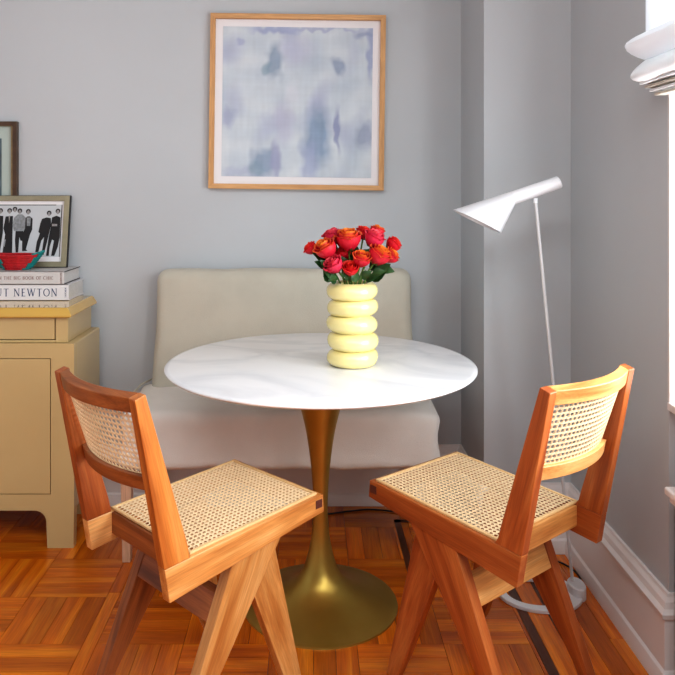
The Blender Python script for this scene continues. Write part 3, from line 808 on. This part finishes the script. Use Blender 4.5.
def side_parts(t):
    b = MB(); b.box((-.26, -.010, -.185), (.26, -.001, .185), 'green'); b.build('mat_board', t)
    b = MB(); b.box((-.212, -.0115, -.13), (.212, -.010, .13), 'slate'); b.build('print', t)
    b = MB(); frame4(b, -.262, .262, -.187, .187, .007, -.021, -.012, 'gilt'); b.build('inner_bead', t)
picture('framed_picture', 'dark wood framed picture with pale green mat at the left edge', -1.498, 1.395, .56, .40, 0, .018, .024, 'walnut', side_parts)

# ------------------------------------------------------------------ floor lamp
LY = 2.43
t = thing('floor_lamp', 'white metal floor lamp with tilted cone shade beside the right wall', 'lamp', (.81, LY, 0))
lo = (-.81, -LY, 0)
# base ring: an oval plate with a round hole
b = MB(); N = 64
cx, cy = .742, 2.425; outer = []; inner = []
for k in range(N):
    a = 2*PI*k/N
    outer.append((cx+.134*math.cos(a), cy+.112*math.sin(a)))
    inner.append((cx-.010+.098*math.cos(a), cy+.080*math.sin(a)))
vs = [(x, y, 0) for x, y in outer]+[(x, y, .012) for x, y in outer]+[(x, y, 0) for x, y in inner]+[(x, y, .012) for x, y in inner]
fs = []
for k in range(N):
    j = (k+1) % N
    fs += [(k, j, N+j, N+k), (N+k, N+j, 3*N+j, 3*N+k), (3*N+k, 3*N+j, 2*N+j, 2*N+k), (2*N+k, 2*N+j, j, k)]
b.add(vs, fs, 'white'); b.build('base_plate', t, smooth='auto', angle=.5, bevel=.002, loc=lo)
b = MB(); b.lathe([(0, .040), (.9, .040), (1, .036), (1, .012), (1, 0), (0, 0)], 'white', c=(.862, 2.425, 0), n=40, sx=.027, sy=.042); b.build('base_weight', t, smooth='auto', angle=.5, loc=lo)
p0 = Vector((.85, LY, .045)); p1 = at(535.5, 200, LY)
b = MB(); b.tube([p0, p1+(p0-p1)*.0], .0052, 'pole', n=14); b.build('pole', t, smooth='auto', loc=lo)
def A2(x, y): return at(x, y, LY)
def ring2(a, c, n=40, k=1.0):
    """circle whose in-plane diameter runs a-c, standing across the view plane"""
    m = (a+c)/2; r = (c-a)/2; d = Vector((0, 1, 0))*r.length*k
    return [m+r*math.cos(2*PI*j/n)+d*math.sin(2*PI*j/n) for j in range(n)]
b = MB()
rA, rB = A2(453.5, 209.8), A2(500.2, 233); cA, cB = A2(510.5, 191.6), A2(514.7, 204.6); eA, eB = A2(556.5, 176.3), A2(561.5, 188.2)
o1 = ring2(rA, rB); o2 = ring2(cA, cB)
sh = .9
i1 = ring2(rA.lerp(rB, .012), rB.lerp(rA, .012)); i2 = ring2(cA.lerp(cB, .12), cB.lerp(cA, .12))
b.loft([i2, i1, o1, o2], 'white', caps=False)
b.build('lamp_shade', t, smooth='auto', angle=.9, loc=lo)
b = MB(); o3 = ring2(eA, eB); e2 = ring2(eA.lerp(eB, .06), eB.lerp(eA, .06)); sft = (eA-cA).normalized()*.0015
b.loft([o2, o3, [p+sft for p in e2]], 'white', caps=True); b.build('lamp_neck', t, smooth='auto', angle=.5, loc=lo)
b = MB(); q = p1+Vector((0, 0, .002)); b.tube([q-Vector((0, 0, .012)), q+Vector((0, 0, .004))], .007, 'white', n=14); b.build('swivel', t, loc=lo)
# lamp cord along the floor
b = MB(); b.tube(catmull([(.872, 2.45, .006), (.905, 2.50, .004), (.905, 2.58, .004), (.865, 2.64, .004), (.80, 2.63, .004), (.74, 2.60, .004), (.72, 2.56, .004)]+[(.60, 2.66, .004), (.50, 2.86, .004), (.38, 3.02, .004), (.26, 3.065, .004), (.16, 3.05, .004), (.05, 3.02, .004), (-.1, 3.02, .004), (-.2, 3.07, .004)], 8), .0032, 'cord', n=8)
tag(b.build('power_cord', smooth=True), 'black power cord running across the floor behind the table', 'cord')

# ------------------------------------------------------------------ vase
VX, VY, VZ = .132, 2.335, .7662
t = thing('vase', 'butter yellow ceramic vase of five stacked rings on the marble table', 'vase', (VX, VY, VZ))
b = MB(); rings = []; n = 64
prof = []
hR = .0515
for k in range(5):
    for j in range(9):
        a = -PI/2+PI*j/8
        r = .0555+.0245*max(0, math.cos(a))**.85
        prof.append((r, hR*k+hR/2+hR/2*math.sin(a)*.97, k))
outer = [(0, 0, 0), (.04, 0, 0)]+prof+[(.055, .2570, 4), (.050, .2550, 4), (.048, .245, 4), (.048, .03, 4), (0, .03, 4)]
offs = [(.0, .0), (.0015, -.001), (-.0015, .001), (.001, .0015), (-.001, -.001)]
tl = [.05, -.035, .04, -.05, .03]
for r, z, k in outer:
    w = 1 if .0552 < r else 0
    rings.append([(r*math.cos(2*PI*j/n)+offs[k][0]*w, r*math.sin(2*PI*j/n)+offs[k][1]*w, max(0, z+(tl[k]*r*math.cos(2*PI*j/n+k*1.3) if r > .066 and z > .01 else 0))) for j in range(n)])
b.loft(rings, 'vase', caps=False)
b.build('vase_body', t, smooth=True)

# ------------------------------------------------------------------ roses
def mixc(a, c, f): return tuple(a[i]*(1-f)+c[i]*f for i in range(3))+(1,)
PAL = {'orange': (srgb(198, 26, 58), srgb(224, 44, 62), srgb(255, 168, 50)),
       'pink': (srgb(206, 34, 76), srgb(226, 56, 92), srgb(246, 104, 110)),
       'red': (srgb(196, 16, 42), srgb(224, 30, 48), srgb(244, 84, 50))}
def rose(px_, py_, dY, r_px, pal, tiltx, label, leaves=1):
    Y = VY+dY; c = at(px_, py_, Y); r = r_px*1.19*Y/F
    mouth = Vector((VX+(c.x-VX)*.30, VY+dY*.35, VZ+.255))
    axis = (c-mouth).normalized(); axis = (axis+Vector((tiltx, -.12, .35))).normalized()
    base = c-axis*r*.95
    t = thing('rose', label, 'flower', tuple(base), 0, 'roses in the yellow vase')
    q = Vector((0, 0, 1)).rotation_difference(axis).to_matrix()
    b = MB(); ca, cb, cc = PAL[pal]
    layers = [(3, .30, 1.95, .1, .9), (4, .50, 1.95, .2, .7), (5, .72, 1.9, .4, .5), (4, .90, 1.75, .75, .3)]
    for li, (npet, rad, ht, flare, warm) in enumerate(layers):
        ph = random.uniform(0, 6)
        for k in range(npet):
            a0 = ph+2*PI*k/npet+random.uniform(-.12, .12); span = 2*PI/npet*1.45; NU, NV = 8, 8
            hh = ht*random.uniform(.93, 1.05); vs = []; cs = []; fs = []
            for i in range(NU+1):
                for j in range(NV+1):
                    u = i/NU*2-1; v = j/NV
                    wid = math.sin(min(1, v*1.25+.18)*PI/2)**.7*(1-max(0, v-.75)*1.2*abs(u)**1.5)
                    a = a0+u*span/2*wid
                    # bud profile: swell then close, outer petals roll back at the lip
                    rr = rad*(.25+.95*math.sin(min(1., v*1.05+.1)*PI*.62))*(1+.05*u)
                    lip = max(0, v-.72)/.28; rr += flare*.32*lip**2; z = hh*(v-.10*lip**2*flare*2-.10*abs(u)**2.5*v)
                    vs.append(q @ Vector((rr*math.cos(a)*r, rr*math.sin(a)*r, z*r)))
                    f = min(1, max(0, (v-.80)/.2)); w = min(1, f*(.2+.8*warm))
                    col = mixc(ca, cb, min(1, v*1.2)); col = mixc(col, cc, w)
                    cs.append(col)
            for i in range(NU):
                for j in range(NV):
                    aI = i*(NV+1)+j; fs.append((aI, aI+NV+1, aI+NV+2, aI+1))
            b.add(vs, fs, 'petal', col=cs)
    b.build('bloom', t, smooth=True)
    bs = MB(); m0 = mouth-base; bot = Vector((VX-(c.x-VX)*.25, VY-dY*.2, VZ+.06))-base
    bs.tube(catmull([q @ Vector((0, 0, r*.15)), m0*.5+q @ Vector((0, 0, -r*.35)), m0, bot], 6), .0026, 'stem', n=8)
    for k in range(5):                       # sepals
        a = 2*PI*k/5; d = Vector((math.cos(a), math.sin(a), 0))
        P = [q @ (Vector((0, 0, r*.02))), q @ (d*r*.42+Vector((0, 0, r*.02))+Vector((-d.y, d.x, 0))*r*.16), q @ (d*r*.78+Vector((0, 0, r*.45))), q @ (d*r*.42+Vector((0, 0, r*.02))-Vector((-d.y, d.x, 0))*r*.16)]
        bs.add(P, [(0, 1, 2, 3)], 'stem')
    bs.build('stem', t, smooth=True)
    return t, base, m0
def leaf(t, base, tip_off, frm, size):
    """a serrated folded leaf as a part of rose t; frm is its foot (local)"""
    b = MB(); d = (Vector(tip_off)).normalized(); side = d.cross(Vector((0, -.75, .6))).normalized(); nrm = side.cross(d)
    N = 8; vs = []; fs = []
    for i in range(N+1):
        f = i/N; w = size*.34*math.sin(PI*min(1, f**.8))*(1+.10*(i % 2))+.0004
        c = Vector(frm)+d*size*f-nrm*(-.10*size*math.sin(f*PI))
        vs += [c-side*w+nrm*w*.3, c, c+side*w+nrm*w*.3]
    for i in range(N): fs += [(3*i, 3*i+1, 3*i+4, 3*i+3), (3*i+1, 3*i+2, 3*i+5, 3*i+4)]
    b.add(vs, fs, 'leaf'); b.build('leaf', t, smooth=True)
RS = [
 (311, 248.5, .00, 5.2, 'red', -.6, 'small deep red rose, leftmost in the yellow vase'),
 (326, 249, -.045, 8.6, 'orange', -.3, 'orange centred rose at front left of the bouquet'),
 (333, 236.5, .01, 7.2, 'pink', -.2, 'pink rose above the front left orange one'),
 (348.5, 240, -.03, 9.6, 'orange', 0, 'large orange topped rose at top centre of the bouquet'),
 (334, 265, -.06, 7.4, 'pink', -.3, 'low pink rose at front left just above vase rim'),
 (350.5, 269, -.06, 6.2, 'red', 0, 'low red rose drooping over the vase rim at centre'),
 (361.5, 259, -.06, 7.0, 'orange', .05, 'red and orange rose bud at front centre right'),
 (374, 239, -.02, 7.8, 'pink', .2, 'pink rose at upper right of the bouquet'),
 (379, 255.5, -.05, 8.6, 'orange', .25, 'large orange tipped rose at front right'),
 (391, 256, -.01, 6.2, 'orange', .5, 'small orange rose at far right, lower of two'),
 (393, 244.5, .02, 6.2, 'red', .5, 'small red rose at far right, upper of two'),
 (364, 233, .03, 6.0, 'red', .1, 'red rose at the back top of the bouquet'),
 (377, 231, .04, 5.4, 'orange', .2, 'small orange rose peeking over the upper right pink one'),
 (343, 254, .0, 6.6, 'red', 0, 'dark red rose deep in the middle of the bouquet'),
]
made = []
for (x, y, dY, r, pal, tx, lab) in RS:
    made.append(rose(x, y, dY, r, pal, tx, lab))
def lf(i, px_, py_, dY, tipx, tipy, size):
    t, base, m0 = made[i]; foot = at(px_, py_, VY+dY)-base; tip = at(tipx, tipy, VY+dY-.015)-base-foot
    leaf(t, base, tip, foot, size)
for args in [(0, 326, 262, -.01, 314, 254, .055), (0, 324, 268, -.02, 315, 262, .04), (1, 328, 270, -.04, 321, 262, .045), (4, 335, 280, -.05, 324, 272, .045), (4, 338, 277, -.06, 327, 282, .035),
             (10, 378, 270, -.02, 395, 272, .052), (9, 376, 276, -.03, 393, 262, .06), (8, 372, 276, -.05, 386, 271, .045), (6, 362, 279, -.06, 374, 270, .04), (3, 346, 254, .02, 358, 226, .055), (7, 366, 262, .0, 372, 246, .05),
             (13, 346, 270, -.02, 340, 254, .05), (5, 345, 277, -.05, 342, 268, .035), (11, 356, 258, .02, 357, 229, .04), (12, 382, 262, .0, 388, 250, .045), (2, 333, 262, -.02, 326, 256, .04), (13, 352, 268, -.03, 366, 262, .05),
             (8, 366, 281, -.04, 378, 277, .04), (1, 336, 283, -.03, 326, 275, .045), (13, 338, 262, 0, 350, 250, .045), (7, 370, 270, .0, 380, 262, .045), (13, 346, 266, .0, 330, 256, .055), (13, 350, 262, .01, 356, 247, .055), (11, 358, 262, .01, 370, 248, .055), (12, 372, 266, .0, 384, 246, .06), (2, 340, 268, .0, 322, 254, .06), (5, 350, 281, -.04, 346, 262, .045), (6, 356, 282, -.05, 352, 266, .04), (4, 330, 282, -.03, 322, 266, .05), (9, 372, 281, -.03, 392, 268, .055)]:
    lf(*args)

# ------------------------------------------------------------------ light
w = bpy.data.worlds.new('world'); bpy.context.scene.world = w; w.use_nodes = True
bg = w.node_tree.nodes['Background']; bg.inputs[0].default_value = (.94, .97, 1, 1); bg.inputs[1].default_value = .42
def area(nm, loc, rot, sx, sy, e, col=(1, 1, 1)):
    l = bpy.data.lights.new(nm, 'AREA'); l.shape = 'RECTANGLE'; l.size = sx; l.size_y = sy; l.energy = e; l.color = col
    o = bpy.data.objects.new(nm, l); C.objects.link(o); o.location = loc; o.rotation_euler = rot; return o
area('window_light', (1.10, 1.45, 1.40), (0, math.radians(90), 0), 1.2, .95, 33, (.95, .98, 1))
area('added_key_light', (1.08, .03, 1.6), (0, math.radians(82), math.radians(12)), 1.3, .9, 66, (.98, .99, 1))  # added key light, set in the unseen extra opening
area('room_fill', (-.3, .2, 2.7), (math.radians(30), 0, 0), 1.8, 1.0, 38, (.92, .97, 1))

vs_ = bpy.context.scene.view_settings
vs_.view_transform = 'Standard'; vs_.look = 'Medium High Contrast'; vs_.exposure = 0; vs_.gamma = 1
